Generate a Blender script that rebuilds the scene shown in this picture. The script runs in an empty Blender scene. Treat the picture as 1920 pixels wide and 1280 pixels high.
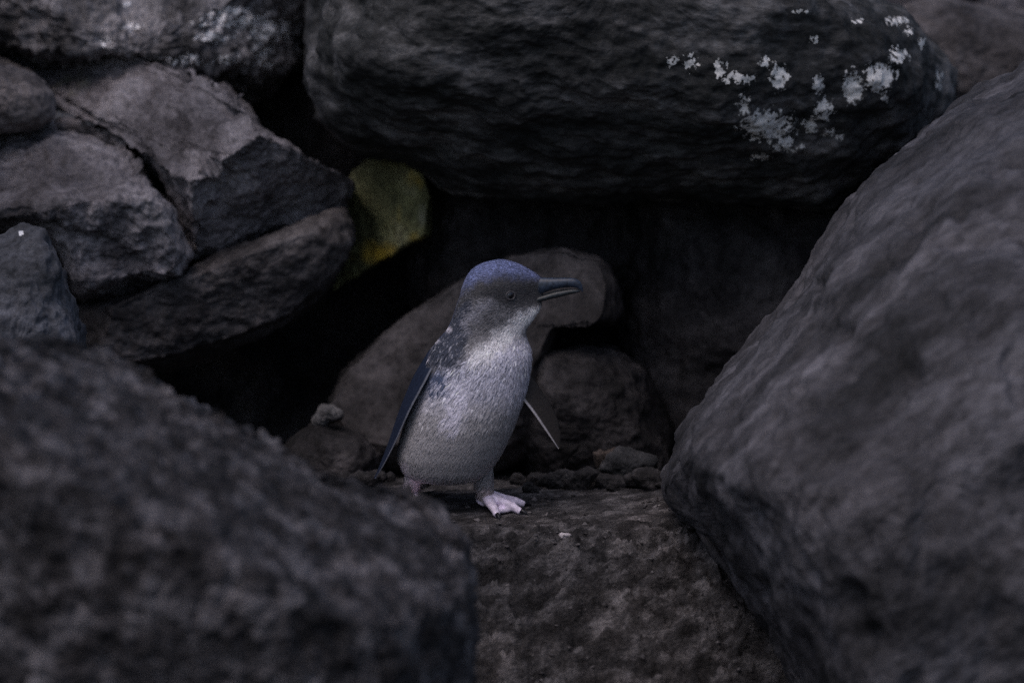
import bpy, bmesh, math
import numpy as np
from mathutils import Vector, Matrix

R = math.radians
scene = bpy.context.scene
COL = scene.collection

# ------------------------------------------------------------------ camera
W, H = 1920.0, 1280.0
FOC, SENS = 140.0, 36.0
FPX = FOC / SENS * W
PITCH = R(11.0)
DIST = 4.89
FWD = np.array([0, math.cos(PITCH), -math.sin(PITCH)])
UP = np.array([0, math.sin(PITCH), math.cos(PITCH)])
RIGHT = np.array([1.0, 0, 0])
def ray(px, py):
    return FWD + (px - 960.0) / FPX * RIGHT - (py - 640.0) / FPX * UP
CAM = -DIST * ray(960, 960)               # the ground under the bird's feet (row 960) is y = 0, z = 0
def P(px, py, y=0.0):                     # pixel direction met with the vertical plane at depth y
    d = ray(px, py); return CAM + d * ((y - CAM[1]) / d[1])
def G(px, py, z=0.0):                     # pixel direction met with the level z
    d = ray(px, py); return CAM + d * ((z - CAM[2]) / d[2])
def project(p):                           # world points (n,3) -> photo pixels
    q = p - CAM
    t = q @ FWD
    return 960 + q @ RIGHT / t * FPX, 640 - q @ UP / t * FPX

cam_d = bpy.data.cameras.new('camera')
cam_d.lens = FOC; cam_d.sensor_width = SENS; cam_d.sensor_fit = 'HORIZONTAL'
cam_d.clip_start = 0.05; cam_d.clip_end = 500
cam_d.dof.use_dof = True
cam_d.dof.focus_distance = 4.86
cam_d.dof.aperture_fstop = 3.2
cam_d.dof.aperture_blades = 0
cam = bpy.data.objects.new('camera', cam_d); COL.objects.link(cam)
cam.location = CAM; cam.rotation_euler = (math.pi / 2 - PITCH, 0, 0)
scene.camera = cam

# ------------------------------------------------------------------ dusk light
SUN_EL, SUN_AZ = 62.0, 212.0              # compass from +y clockwise: behind the camera, a little to its left
SUN_STRENGTH, SKY_STRENGTH = 0.60, 0.09
world = bpy.data.worlds.new('World'); scene.world = world; world.use_nodes = True
wn = world.node_tree.nodes; wl = world.node_tree.links
sky = wn.new('ShaderNodeTexSky'); sky.sky_type = 'NISHITA'; sky.sun_disc = False
sky.sun_elevation = R(SUN_EL); sky.sun_rotation = R(SUN_AZ); sky.dust_density = 3.0
bg = wn['Background']; bg.inputs['Strength'].default_value = SKY_STRENGTH
wl.new(sky.outputs[0], bg.inputs['Color'])
sd = bpy.data.lights.new('sun', 'SUN'); sd.energy = SUN_STRENGTH; sd.angle = R(45); sd.color = (1.0, 0.875, 0.92)
sun = bpy.data.objects.new('sun', sd); COL.objects.link(sun)
_s = Vector((math.sin(R(SUN_AZ)) * math.cos(R(SUN_EL)), math.cos(R(SUN_AZ)) * math.cos(R(SUN_EL)), math.sin(R(SUN_EL))))
sun.rotation_euler = _s.to_track_quat('Z', 'Y').to_euler(); sun.location = (-2, -4, 6)
vs = scene.view_settings
vs.view_transform = 'Standard'; vs.look = 'None'; vs.gamma = 1.0; vs.use_curve_mapping = False
vs.exposure = 0.42
scene.cycles.use_denoising = False
scene.cycles.max_bounces = 6

# ------------------------------------------------------------------ noise
rng = np.random.default_rng(7)
_perm = rng.permutation(256); _perm = np.concatenate([_perm, _perm, _perm])
_g = rng.normal(size=(256, 3)); _g /= np.linalg.norm(_g, axis=1)[:, None]
def pnoise(p):
    p = np.asarray(p, float)
    i = np.floor(p).astype(np.int64); f = p - i
    u = f * f * f * (f * (f * 6 - 15) + 10)
    i &= 255
    out = 0
    for dx in (0, 1):
        wx = u[:, 0] if dx else 1 - u[:, 0]
        for dy in (0, 1):
            wy = u[:, 1] if dy else 1 - u[:, 1]
            for dz in (0, 1):
                wz = u[:, 2] if dz else 1 - u[:, 2]
                h = _perm[_perm[_perm[(i[:, 0] + dx) & 255] + ((i[:, 1] + dy) & 255)] + ((i[:, 2] + dz) & 255)]
                out = out + wx * wy * wz * np.einsum('ij,ij->i', _g[h], f - np.array([dx, dy, dz]))
    return out * 1.5
def fbm(p, octaves=5, gain=0.5):
    a, s, o = 1.0, 1.0, 0
    for k in range(octaves):
        o = o + a * pnoise(p * s + 17.3 * k); a *= gain; s *= 2.03
    return o
def ridged(p, octaves=4, gain=0.5):
    a, s, o = 1.0, 1.0, 0
    for k in range(octaves):
        o = o + a * (1 - 2 * np.abs(pnoise(p * s + 9.1 * k))); a *= gain; s *= 2.1
    return o
def sstep(a, b, x):
    t = np.clip((x - a) / (b - a), 0, 1); return t * t * (3 - 2 * t)

# ------------------------------------------------------------------ materials
def nodes_of(name):
    m = bpy.data.materials.new(name); m.use_nodes = True
    return m, m.node_tree.nodes, m.node_tree.links, m.node_tree.nodes['Principled BSDF']
def N(nd, t, **kw):
    n = nd.new(t)
    for k, v in kw.items():
        if k in n.inputs.keys() if hasattr(n.inputs, 'keys') else False: n.inputs[k].default_value = v
        else: setattr(n, k, v)
    return n
def ramp(nd, stops):
    r = nd.new('ShaderNodeValToRGB'); e = r.color_ramp.elements
    e[0].position, e[0].color = stops[0][0], (*stops[0][1], 1)
    e[1].position, e[1].color = stops[-1][0], (*stops[-1][1], 1)
    for p, c in stops[1:-1]:
        x = e.new(p); x.color = (*c, 1)
    return r
def rock_mat(name, dark, mid, light, scale=9.0, stretch=(1, 1, 1), rot=(0, 0, 0), bump=0.5, pits=0.6, patch=None, patch2=None, rough=0.85):
    m, nd, lk, b = nodes_of(name)
    tc = nd.new('ShaderNodeTexCoord'); mp = nd.new('ShaderNodeMapping')
    mp.vector_type = 'TEXTURE'; mp.inputs['Scale'].default_value = tuple(1 / q for q in stretch); mp.inputs['Rotation'].default_value = rot
    lk.new(tc.outputs['Object'], mp.inputs['Vector'])
    n1 = N(nd, 'ShaderNodeTexNoise'); n1.inputs['Scale'].default_value = scale; n1.inputs['Detail'].default_value = 9; n1.inputs['Roughness'].default_value = 0.62
    n2 = N(nd, 'ShaderNodeTexNoise'); n2.inputs['Scale'].default_value = scale * 9; n2.inputs['Detail'].default_value = 6; n2.inputs['Roughness'].default_value = 0.7
    vo = N(nd, 'ShaderNodeTexVoronoi'); vo.inputs['Scale'].default_value = scale * 5; vo.inputs['Randomness'].default_value = 1
    for n in (n1, n2, vo): lk.new(mp.outputs[0], n.inputs['Vector'])
    r1 = ramp(nd, [(0.37, dark), (0.5, mid), (0.63, light)]); lk.new(n1.outputs[0], r1.inputs[0])
    r2 = ramp(nd, [(0.34, (0.40,) * 3), (0.52, (1.0,) * 3), (0.68, (1.5,) * 3)]); lk.new(n2.outputs[0], r2.inputs[0])
    mul = nd.new('ShaderNodeMixRGB'); mul.blend_type = 'MULTIPLY'; mul.inputs[0].default_value = 0.85
    lk.new(r1.outputs[0], mul.inputs[1]); lk.new(r2.outputs[0], mul.inputs[2])
    n3 = N(nd, 'ShaderNodeTexNoise'); n3.inputs['Scale'].default_value = scale * 0.3; n3.inputs['Detail'].default_value = 3   # broad weathering
    lk.new(tc.outputs['Object'], n3.inputs['Vector'])
    r3 = ramp(nd, [(0.36, (0.55, 0.56, 0.58)), (0.52, (1.0,) * 3), (0.66, (1.4, 1.36, 1.33))]); lk.new(n3.outputs[0], r3.inputs[0])
    mu3 = nd.new('ShaderNodeMixRGB'); mu3.blend_type = 'MULTIPLY'; mu3.inputs[0].default_value = 0.8
    lk.new(mul.outputs[0], mu3.inputs[1]); lk.new(r3.outputs[0], mu3.inputs[2])
    col = mu3.outputs[0]
    def stain(col, attr, colour, ns, lo, hi):
        at = nd.new('ShaderNodeAttribute'); at.attribute_name = attr
        nn = nd.new('ShaderNodeTexNoise'); nn.inputs['Scale'].default_value = ns; nn.inputs['Detail'].default_value = 4; nn.inputs['Roughness'].default_value = 0.6
        lk.new(tc.outputs['Object'], nn.inputs['Vector'])
        ad = nd.new('ShaderNodeMath'); ad.operation = 'ADD'
        lk.new(at.outputs['Fac'], ad.inputs[0]); lk.new(nn.outputs[0], ad.inputs[1])
        mr = nd.new('ShaderNodeMapRange'); mr.inputs['From Min'].default_value = lo; mr.inputs['From Max'].default_value = hi
        lk.new(ad.outputs[0], mr.inputs['Value'])
        mx = nd.new('ShaderNodeMixRGB'); mx.inputs[2].default_value = (*colour, 1)
        lk.new(mr.outputs[0], mx.inputs[0]); lk.new(col, mx.inputs[1])
        return mx.outputs[0]
    if patch: col = stain(col, 'patch', *patch)
    if patch2: col = stain(col, 'patch2', *patch2)
    lk.new(col, b.inputs['Base Color']); b.inputs['Roughness'].default_value = rough
    b.inputs['Specular IOR Level'].default_value = 0.25
    sub = nd.new('ShaderNodeMath'); sub.operation = 'MULTIPLY_ADD'; sub.inputs[1].default_value = pits
    lk.new(vo.outputs['Distance'], sub.inputs[0]); lk.new(n2.outputs[0], sub.inputs[2])
    bp = nd.new('ShaderNodeBump'); bp.inputs['Strength'].default_value = bump * 0.7; bp.inputs['Distance'].default_value = 0.006
    lk.new(sub.outputs[0], bp.inputs['Height']); lk.new(bp.outputs[0], b.inputs['Normal'])
    return m
def plain_mat(name, colour, rough=0.6, var=0.3, scale=120.0, spec=0.4):
    m, nd, lk, b = nodes_of(name)
    tc = nd.new('ShaderNodeTexCoord'); n = nd.new('ShaderNodeTexNoise'); n.inputs['Scale'].default_value = scale; n.inputs['Detail'].default_value = 4
    lk.new(tc.outputs['Object'], n.inputs['Vector'])
    lo = tuple(c * (1 - var) for c in colour); hi = tuple(c * (1 + var) for c in colour)
    r = ramp(nd, [(0.35, lo), (0.65, hi)]); lk.new(n.outputs[0], r.inputs[0])
    lk.new(r.outputs[0], b.inputs['Base Color']); b.inputs['Roughness'].default_value = rough
    b.inputs['Specular IOR Level'].default_value = spec
    bp = nd.new('ShaderNodeBump'); bp.inputs['Strength'].default_value = 0.2; bp.inputs['Distance'].default_value = 0.001
    lk.new(n.outputs[0], bp.inputs['Height']); lk.new(bp.outputs[0], b.inputs['Normal'])
    return m
def attr_mat(name, rough=0.65, sheen=0.2, bump=0.0):
    m, nd, lk, b = nodes_of(name)
    at = nd.new('ShaderNodeAttribute'); at.attribute_name = 'pigment'
    tc = nd.new('ShaderNodeTexCoord'); n = nd.new('ShaderNodeTexNoise'); n.inputs['Scale'].default_value = 500; n.inputs['Detail'].default_value = 3
    lk.new(tc.outputs['Object'], n.inputs['Vector'])
    r = ramp(nd, [(0.3, (0.7,) * 3), (0.7, (1.15,) * 3)]); lk.new(n.outputs[0], r.inputs[0])
    mx = nd.new('ShaderNodeMixRGB'); mx.blend_type = 'MULTIPLY'; mx.inputs[0].default_value = 1
    lk.new(at.outputs['Color'], mx.inputs[1]); lk.new(r.outputs[0], mx.inputs[2])
    lk.new(mx.outputs[0], b.inputs['Base Color']); b.inputs['Roughness'].default_value = rough
    b.inputs['Specular IOR Level'].default_value = 0.3
    b.inputs['Sheen Weight'].default_value = sheen
    return m

# ------------------------------------------------------------------ mesh helpers
def mesh_obj(name, verts, faces, mat, parent=None, loc=None, smooth=True):
    verts = np.asarray(verts, float)
    if loc is not None: verts = verts - np.asarray(loc, float)
    me = bpy.data.meshes.new(name)
    me.from_pydata(verts.tolist(), [], faces if isinstance(faces, list) else faces.tolist())
    if smooth: me.polygons.foreach_set('use_smooth', [True] * len(me.polygons))
    me.update()
    if mat: me.materials.append(mat)
    o = bpy.data.objects.new(name, me); COL.objects.link(o)
    if loc is not None: o.location = loc
    if parent is not None: o.parent = parent
    return o
def tag(o, label, cat, group=None):
    o['label'] = label; o['category'] = cat
    if group: o['group'] = group
    return o
def float_attr(o, name, vals):
    a = o.data.attributes.new(name, 'FLOAT', 'POINT'); a.data.foreach_set('value', np.asarray(vals, np.float32))
def colour_attr(o, name, rgb):
    a = o.data.attributes.new(name, 'FLOAT_COLOR', 'POINT')
    c = np.ones((len(rgb), 4), np.float32); c[:, :3] = rgb
    a.data.foreach_set('color', c.ravel())
def vnormals(v, quads):
    n = np.zeros_like(v)
    q = np.asarray(quads)
    fn = np.cross(v[q[:, 2]] - v[q[:, 0]], v[q[:, 3 if q.shape[1] == 4 else 1]] - v[q[:, 1]]) if q.shape[1] == 4 else np.cross(v[q[:, 1]] - v[q[:, 0]], v[q[:, 2]] - v[q[:, 0]])
    for k in range(q.shape[1]): np.add.at(n, q[:, k], fn)
    return n / np.maximum(np.linalg.norm(n, axis=1), 1e-12)[:, None]
def resample(pts, n, smooth):
    pts = np.asarray(pts, float)
    c = np.vstack([pts, pts[:1]])
    d = np.concatenate([[0], np.cumsum(np.linalg.norm(np.diff(c[:, :2], axis=0), axis=1))])
    t = np.linspace(0, d[-1], n, endpoint=False)
    out = np.stack([np.interp(t, d, c[:, k]) for k in range(c.shape[1])], 1)
    for _ in range(smooth):
        out = 0.25 * np.roll(out, 1, 0) + 0.5 * out + 0.25 * np.roll(out, -1, 0)
    return out
def plane3(a, b, c):
    a, b, c = P(*a), P(*b), P(*c)
    n = np.cross(b - a, c - a); n /= np.linalg.norm(n)
    if n @ (CAM - a) < 0: n = -n
    return a, n
def rock(name, outline, y_edge, centre, y_front, y_back, mat, planes=(), n=260, mf=90, mb=30, e=0.8,
         rough=0.011, freq=9.0, fine=0.002, stretch=(1, 1, 1), pit=0.0, smooth=4, seed=0.0, octs=4, ridge=0.10, dents=()):
    """A boulder: its girdle at depth y_edge, bulging to y_front and back to y_back, hewn by planes, then weathered."""
    pts = [(x, y, (r[0] if r else y_edge)) for x, y, *r in outline]
    ol = resample(pts, n, smooth)
    O = np.array([P(*q) for q in ol])
    ym = float(np.mean(ol[:, 2]))
    B = P(centre[0], centre[1], ym); KF = P(centre[0], centre[1], y_front); KB = P(centre[0], centre[1], y_back)
    rings = [O]
    def shell(K, m):
        out = []
        for k in range(1, m):
            th = k / m * math.pi / 2
            r, d = math.cos(th) ** e, math.sin(th) ** e
            px_ = centre[0] + r * (ol[:, 0] - centre[0]); py_ = centre[1] + r * (ol[:, 1] - centre[1])
            yy_ = ym + r * (ol[:, 2] - ym) + d * (K[1] - ym)
            dd = FWD[None] + ((px_ - 960.0) / FPX)[:, None] * RIGHT - ((py_ - 640.0) / FPX)[:, None] * UP
            out.append(CAM + dd * ((yy_ - CAM[1]) / dd[:, 1])[:, None])      # tapers with depth so that the girdle stays the outline
        return out
    front = shell(KF, mf); back = shell(KB, mb)
    allr = back[::-1] + [O] + front
    V = np.vstack(allr + [KB[None], KF[None]])
    nr = len(allr); kb, kf = nr * n, nr * n + 1
    idx = np.arange(n); nx = (idx + 1) % n
    Q = np.vstack([np.stack([j * n + idx, j * n + nx, (j + 1) * n + nx, (j + 1) * n + idx], 1) for j in range(nr - 1)])
    T = np.vstack([np.stack([nx, idx, np.full(n, kb)], 1), np.stack([(nr - 1) * n + idx, (nr - 1) * n + nx, np.full(n, kf)], 1)])
    # low wobble first so the hewn edges are not ruler-straight
    sc = np.array(stretch)
    wob = np.stack([fbm(V * 4 + seed + 31 * k, 2) for k in range(3)], 1) * rough * 0.8
    V = V + wob
    for a, nn in planes:
        s = (V - a) @ nn + fbm(V * 7 + seed + 3, 3) * rough * 0.6
        dr = V - CAM; dr /= np.linalg.norm(dr, axis=1)[:, None]        # cut back along the line of depth so the outline stays
        k_ = np.maximum(-(dr @ nn), 0.22)
        V = V + (np.where(s > 0, s * 0.96, 0) / k_)[:, None] * dr
    nv = vnormals(V, Q)
    if np.mean(np.einsum('ij,ij->i', nv, V - V.mean(0))) < 0:
        nv = -nv; Q = Q[:, ::-1]; T = T[:, ::-1]
    p = V * sc
    disp = rough * fbm(p * freq + seed, octs, 0.5) + ridge * rough * (ridged(p * freq * 2.3 + seed, 3, 0.55) - 0.9) + 1.6 * fine * fbm(p * freq * 6 + seed, 4, 0.65)
    if pit:
        c = pnoise(p * freq * 3.1 + seed * 2); disp -= pit * sstep(0.18, 0.5, c)
    if dents:                                 # weathered holes on the near side
        dx_, dy_ = project(V)
        for qx, qy, qr, qd in dents:
            disp -= qd * np.exp(-(((dx_ - qx) ** 2 + (dy_ - qy) ** 2) / qr ** 2) ** 1.5) * (nv @ FWD < 0)
    V = V + nv * disp[:, None]
    base = np.array([V[:, 0].mean(), V[:, 1].mean(), V[:, 2].min()])
    o = mesh_obj(name, V, Q.tolist() + T.tolist(), mat, loc=base)
    o['_'] = 0; del o['_']
    return o, V, nv

# ------------------------------------------------------------------ ground
def ground_z(x, y):
    t = np.clip(0.04 - y, 0, None)
    z = -np.where(t < 0.30, 0.62 * t * t / 0.60, 0.62 * (t - 0.15))
    z = np.maximum(z, -0.40)
    yw = y + 0.05 * pnoise(np.stack([x * 9, y * 9, 0 * x + 3.3], 1)) + 0.02 * pnoise(np.stack([x * 31, y * 31, 0 * x + 1.3], 1))
    z = z - 0.02 * sstep(0.08, 0.24, yw) - 0.03 * sstep(0.22, 0.36, yw)
    z = z - 0.35 * sstep(-0.24, -0.36, x) * sstep(0.05, 0.2, y) * sstep(2.5, 1.5, y)
    return z
def axis(lo, hi, step, far):
    mid = np.arange(lo, hi, step)
    out = [far * (k / 26.0) ** 3 for k in range(1, 27)]
    return np.concatenate([lo - np.array(out)[::-1], mid, hi + np.array(out)])
gx, gy = axis(-0.25, 0.5, 0.0028, 60.0), axis(-0.55, 0.42, 0.0032, 60.0)
X, Y = np.meshgrid(gx, gy, indexing='ij')
p = np.stack([X.ravel(), Y.ravel(), np.zeros(X.size)], 1)
Z = ground_z(p[:, 0], p[:, 1])
ca, sa = math.cos(R(28)), math.sin(R(28))
u = np.stack([(p[:, 0] * ca + p[:, 1] * sa) * 9, (-p[:, 0] * sa + p[:, 1] * ca) * 30, Z * 30], 1)
near = sstep(0.9, 0.3, np.hypot(p[:, 0] - 0.1, p[:, 1] + 0.1))
slope = sstep(0.0, -0.16, p[:, 1])
Z = Z + 0.02 * fbm(p * 3.1 + 4, 3) * (0.3 + 0.7 * slope) + near * (0.003 + 0.016 * slope) * ridged(u + 0.5 * fbm(p * 14 + 2, 2)[:, None], 4, 0.6) + near * (0.0014 + 0.0040 * slope) * fbm(p * 48, 4, 0.65)
stand = np.exp(-((p[:, 0] + 0.06) / 0.14) ** 2 - (p[:, 1] / 0.09) ** 2)
Z = Z * (1 - 0.92 * stand)
ni, nj = len(gx), len(gy)
ii, jj = np.meshgrid(np.arange(ni - 1), np.arange(nj - 1), indexing='ij')
a = (ii * nj + jj).ravel()
M_ground = rock_mat('ground_rock', (0.016, 0.0145, 0.015), (0.05, 0.0465, 0.048), (0.15, 0.14, 0.144), scale=30, stretch=(0.7, 1.3, 1.1), rot=(0, 0, R(28)), bump=1.0)
ground = mesh_obj('ground', np.stack([p[:, 0], p[:, 1], Z], 1), np.stack([a, a + nj, a + nj + 1, a + 1], 1), M_ground)
ground['kind'] = 'structure'

# ------------------------------------------------------------------ boulders
M_over = rock_mat('dark_shade_toned_rock', (0.013, 0.0145, 0.015), (0.045, 0.0455, 0.047), (0.14, 0.137, 0.142), scale=12, stretch=(0.6, 1, 1.5), bump=0.6,  # dark base tone stands in for skylight the surrounding rocks would block
                  patch=((0.72, 0.71, 0.70), 150, 1.0, 1.06))
M_slab = rock_mat('speckled_grey_rock', (0.04, 0.039, 0.042), (0.14, 0.135, 0.145), (0.27, 0.26, 0.28), scale=13, bump=0.8,
                  patch=((0.80, 0.79, 0.82), 170, 1.0, 1.05))
M_pale = rock_mat('weathered_grey_rock', (0.065, 0.060, 0.066), (0.15, 0.14, 0.154), (0.24, 0.226, 0.246), scale=11, bump=0.9,
                  patch2=((0.10, 0.105, 0.06), 30, 0.9, 1.3))
M_mid = rock_mat('brown_grey_rock', (0.040, 0.036, 0.038), (0.09, 0.082, 0.085), (0.15, 0.137, 0.142), scale=8, bump=0.6)
M_dull = rock_mat('dull_brown_rock', (0.018, 0.016, 0.0168), (0.042, 0.038, 0.0395), (0.075, 0.068, 0.071), scale=7, bump=0.4)
M_dark = rock_mat('rock_with_shade_tone', (0.010, 0.0092, 0.010), (0.033, 0.030, 0.032), (0.07, 0.064, 0.067), scale=9, bump=0.7)  # crevice shade is partly put into this dark rock colour
M_blue = rock_mat('bluish_grey_rock', (0.04, 0.041, 0.047), (0.085, 0.087, 0.10), (0.15, 0.152, 0.175), scale=10, bump=0.7,
                  patch=((0.65, 0.65, 0.67), 60, 1.05, 1.15))
M_fore = rock_mat('pitted_dark_rock', (0.012, 0.011, 0.0125), (0.042, 0.0395, 0.044), (0.14, 0.133, 0.145), scale=26, bump=1.0)
M_right = rock_mat('smooth_grey_rock', (0.018, 0.0175, 0.0195), (0.05, 0.048, 0.054), (0.105, 0.101, 0.113), scale=9, stretch=(0.5, 1.0, 1.2), rot=(0, R(-38), 0), bump=0.8)
M_lichen = rock_mat('lichened_rock', (0.11, 0.113, 0.055), (0.20, 0.20, 0.095), (0.32, 0.312, 0.18), scale=10, bump=0.5,
                    patch=((0.50, 0.35, 0.05), 30, 0.85, 1.3), patch2=((0.34, 0.34, 0.30), 20, 0.9, 1.4))
M_brown = rock_mat('brown_stone', (0.03, 0.023, 0.02), (0.075, 0.058, 0.05), (0.13, 0.10, 0.09), scale=25, bump=0.5)

def near_px(V, nv, spots):
    """weight of stains around photo positions, only on the side that faces the viewer"""
    x, y = project(V); w = np.zeros(len(V))
    for sx, sy, rx, ry, k in spots:
        w = np.maximum(w, k * np.exp(-((x - sx) / rx) ** 2 - ((y - sy) / ry) ** 2))
    return w * (nv @ FWD < 0.1)

o, V, nv = rock('boulder', [(590, -60), (573, 50), (570, 115), (585, 185), (612, 232), (650, 268), (700, 292), (800, 318), (835, 352), (950, 370), (1100, 376), (1250, 386),
    (1400, 398), (1560, 406), (1650, 340), (1725, 262), (1770, 200), (1778, 140), (1748, 82), (1700, 42), (1640, 2), (1560, -90), (1300, -210), (900, -210), (640, -150)],
    0.62, (1150, -70), 0.22, 1.35, M_over, n=460, mf=170, e=0.82, rough=0.018, freq=7, fine=0.0025, stretch=(0.75, 1, 1.25), seed=3, ridge=0.14)
spots = [(1260, 115, 14, 14, .5), (1295, 115, 16, 22, .5), (1350, 128, 14, 22, .6), (1385, 148, 40, 14, .6), (1435, 118, 14, 12, .6), (1462, 145, 18, 26, .68),
         (1525, 75, 14, 8, .6), (1500, 22, 22, 6, .6), (1534, 160, 12, 22, .6), (1545, 205, 20, 26, .6), (1600, 165, 22, 34, .72), (1650, 145, 32, 28, .72), (1685, 105, 20, 20, .55),
         (1440, 235, 55, 34, .66), (1395, 200, 16, 26, .5), (1470, 270, 30, 20, .55), (1520, 235, 16, 24, .5), (1425, 295, 22, 10, .5), (1555, 250, 16, 12, .5), (1575, 258, 14, 10, .5),
         (1680, 40, 24, 10, .55), (1705, 58, 12, 10, .55), (1728, 80, 8, 14, .5), (1760, 150, 10, 26, .42), (1500, 275, 20, 10, .45), (1660, 185, 10, 8, .5), (1610, 40, 18, 8, .45)]
float_attr(o, 'patch', near_px(V, nv, [(a_, b_, c_ * 1.6, d_ * 1.5, e_ * .5 + .34) for a_, b_, c_, d_, e_ in spots]))
tag(o, 'huge dark overhanging boulder splashed with white lichen patches', 'boulder')

o, V, nv = rock('boulder', [(-140, -90), (-140, 90), (0, 108), (120, 118), (300, 142), (430, 164), (510, 150), (565, 112), (582, 40), (600, -90)],
    1.0, (250, 95), 0.68, 1.7, M_slab, n=300, mf=100, e=0.95, rough=0.02, freq=9, fine=0.007, seed=8)
spots = [(235, 12, 16, 10, .5), (248, 50, 26, 12, .45), (200, 80, 18, 16, .42), (400, 70, 40, 14, .58), (450, 40, 90, 26, .5), (500, 60, 50, 30, .5), (440, 20, 40, 10, .55), (530, 55, 24, 30, .48),
         (490, 95, 26, 20, .5), (430, 112, 40, 14, .44), (350, 115, 60, 20, .38), (490, 120, 40, 12, .44)]
float_attr(o, 'patch', near_px(V, nv, [(a_, b_, c_ * 1.5, d_ * 1.5, e_ * .5 + .34) for a_, b_, c_, d_, e_ in spots]))
tag(o, 'grey boulder with many tiny white specks above the pale cracked block', 'boulder')

o, V, nv = rock('rock_block', [(-60, 112), (60, 102), (200, 100), (320, 132), (430, 166), (464, 205), (490, 250), (570, 300), (660, 345), (645, 392), (520, 426), (362, 488), (348, 405), (330, 362), (243, 256), (142, 216)],
    0.66, (430, 290), 0.36, 1.2, M_pale, n=300, mf=110, e=0.7, rough=0.012, freq=9, fine=0.003, seed=12, smooth=3, pit=0.003, dents=[(398, 310, 15, .016), (402, 283, 6, .006), (195, 169, 8, .008), (350, 160, 22, .010), (400, 178, 22, .012), (430, 200, 20, .012)],
    planes=[plane3((322, 366, .42), (470, 265, .44), (260, 120, .70)), plane3((322, 366, .42), (470, 265, .44), (520, 440, .60))])
float_attr(o, 'patch2', near_px(V, nv, [(140, 150, 70, 50, .5)]))
tag(o, 'pale grey block with a flat lit top, right of the crack', 'rock')

o, V, nv = rock('rock_block', [(-140, 250), (60, 238), (128, 226), (228, 266), (312, 370), (341, 400), (356, 480), (338, 526), (165, 560), (132, 540), (112, 470), (60, 420), (-140, 430)],
    0.60, (190, 380), 0.34, 1.1, M_pale, n=280, mf=100, e=0.7, rough=0.014, freq=9, fine=0.003, seed=16, smooth=3, pit=0.004,
    planes=[plane3((0, 392, .40), (318, 372, .40), (130, 225, .68)), plane3((0, 392, .40), (318, 372, .40), (260, 560, .45))])
float_attr(o, 'patch2', np.zeros(len(V)))
tag(o, 'squarish grey block left of the crack with a dark front face', 'rock')

o, V, nv = rock('rock_block', [(-140, 100), (0, 112), (60, 128), (100, 172), (98, 214), (40, 238), (-140, 250)], 0.62, (-20, 180), 0.53, 1.0, M_mid,
    n=180, mf=60, rough=0.01, seed=21)
tag(o, 'small dark rounded rock lying against the greenish corner of the pale block', 'rock')

o, V, nv = rock('rock_slab', [(145, 580), (250, 542), (362, 500), (452, 458), (560, 418), (650, 392), (668, 440), (625, 548), (560, 594), (430, 652), (290, 694), (190, 700), (150, 660)],
    0.60, (400, 560), 0.44, 1.0, M_mid, n=260, mf=90, e=0.7, rough=0.012, seed=25, planes=[plane3((160, 600, .47), (420, 510, .47), (300, 690, .50))])
tag(o, 'long sloping brown-grey slab wedged below the cracked blocks', 'rock')

o, V, nv = rock('rock_slab', [(640, 350), (690, 296), (750, 304), (797, 322), (812, 360), (808, 440), (760, 466), (700, 497), (622, 545), (590, 530), (620, 420)],
    0.74, (715, 400), 0.58, 1.1, M_lichen, n=220, mf=80, e=0.55, rough=0.006, seed=28, smooth=1, planes=[plane3((700, 320, .72), (800, 440, .62), (640, 520, .74))])
float_attr(o, 'patch', near_px(V, nv, [(705, 478, 50, 34, .75), (775, 335, 36, 30, .5), (760, 400, 50, 60, .34), (780, 450, 36, 24, .45)]))
float_attr(o, 'patch2', near_px(V, nv, [(790, 400, 24, 50, .6)]))
tag(o, 'upright rock face stained with yellow lichen', 'rock')

o, V, nv = rock('boulder', [(-160, 470), (0, 442), (40, 426), (80, 424), (106, 470), (126, 530), (146, 600), (158, 700), (170, 900), (100, 1000), (-160, 1000)],
    0.02, (20, 700), -0.12, 0.4, M_blue, n=240, mf=80, e=0.75, rough=0.012, freq=12, seed=33, pit=0.004)
float_attr(o, 'patch', near_px(V, nv, [(40, 437, 8, 7, 1.0)]))
tag(o, 'bluish grey boulder rising behind the pitted mottled boulder', 'boulder')

o, V, nv = rock('boulder', [(-220, 640), (0, 656), (100, 646), (180, 662), (262, 698), (332, 748), (430, 796), (520, 838), (600, 890), (690, 914), (762, 922), (818, 948), (860, 1000), (880, 1080), (888, 1200),
    (884, 1330), (890, 2100), (400, 2150), (-220, 2150)], -0.78, (330, 1250), -1.22, -0.30, M_fore, n=520, mf=170, e=0.72, rough=0.008, freq=14, fine=0.004, seed=37, pit=0.006, ridge=0.3, planes=[plane3((262, 700, -.78), (690, 914, -.78), (420, 912, -1.0))])
tag(o, 'dark pitted mottled boulder hiding one of the bird\'s feet', 'boulder')

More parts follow.
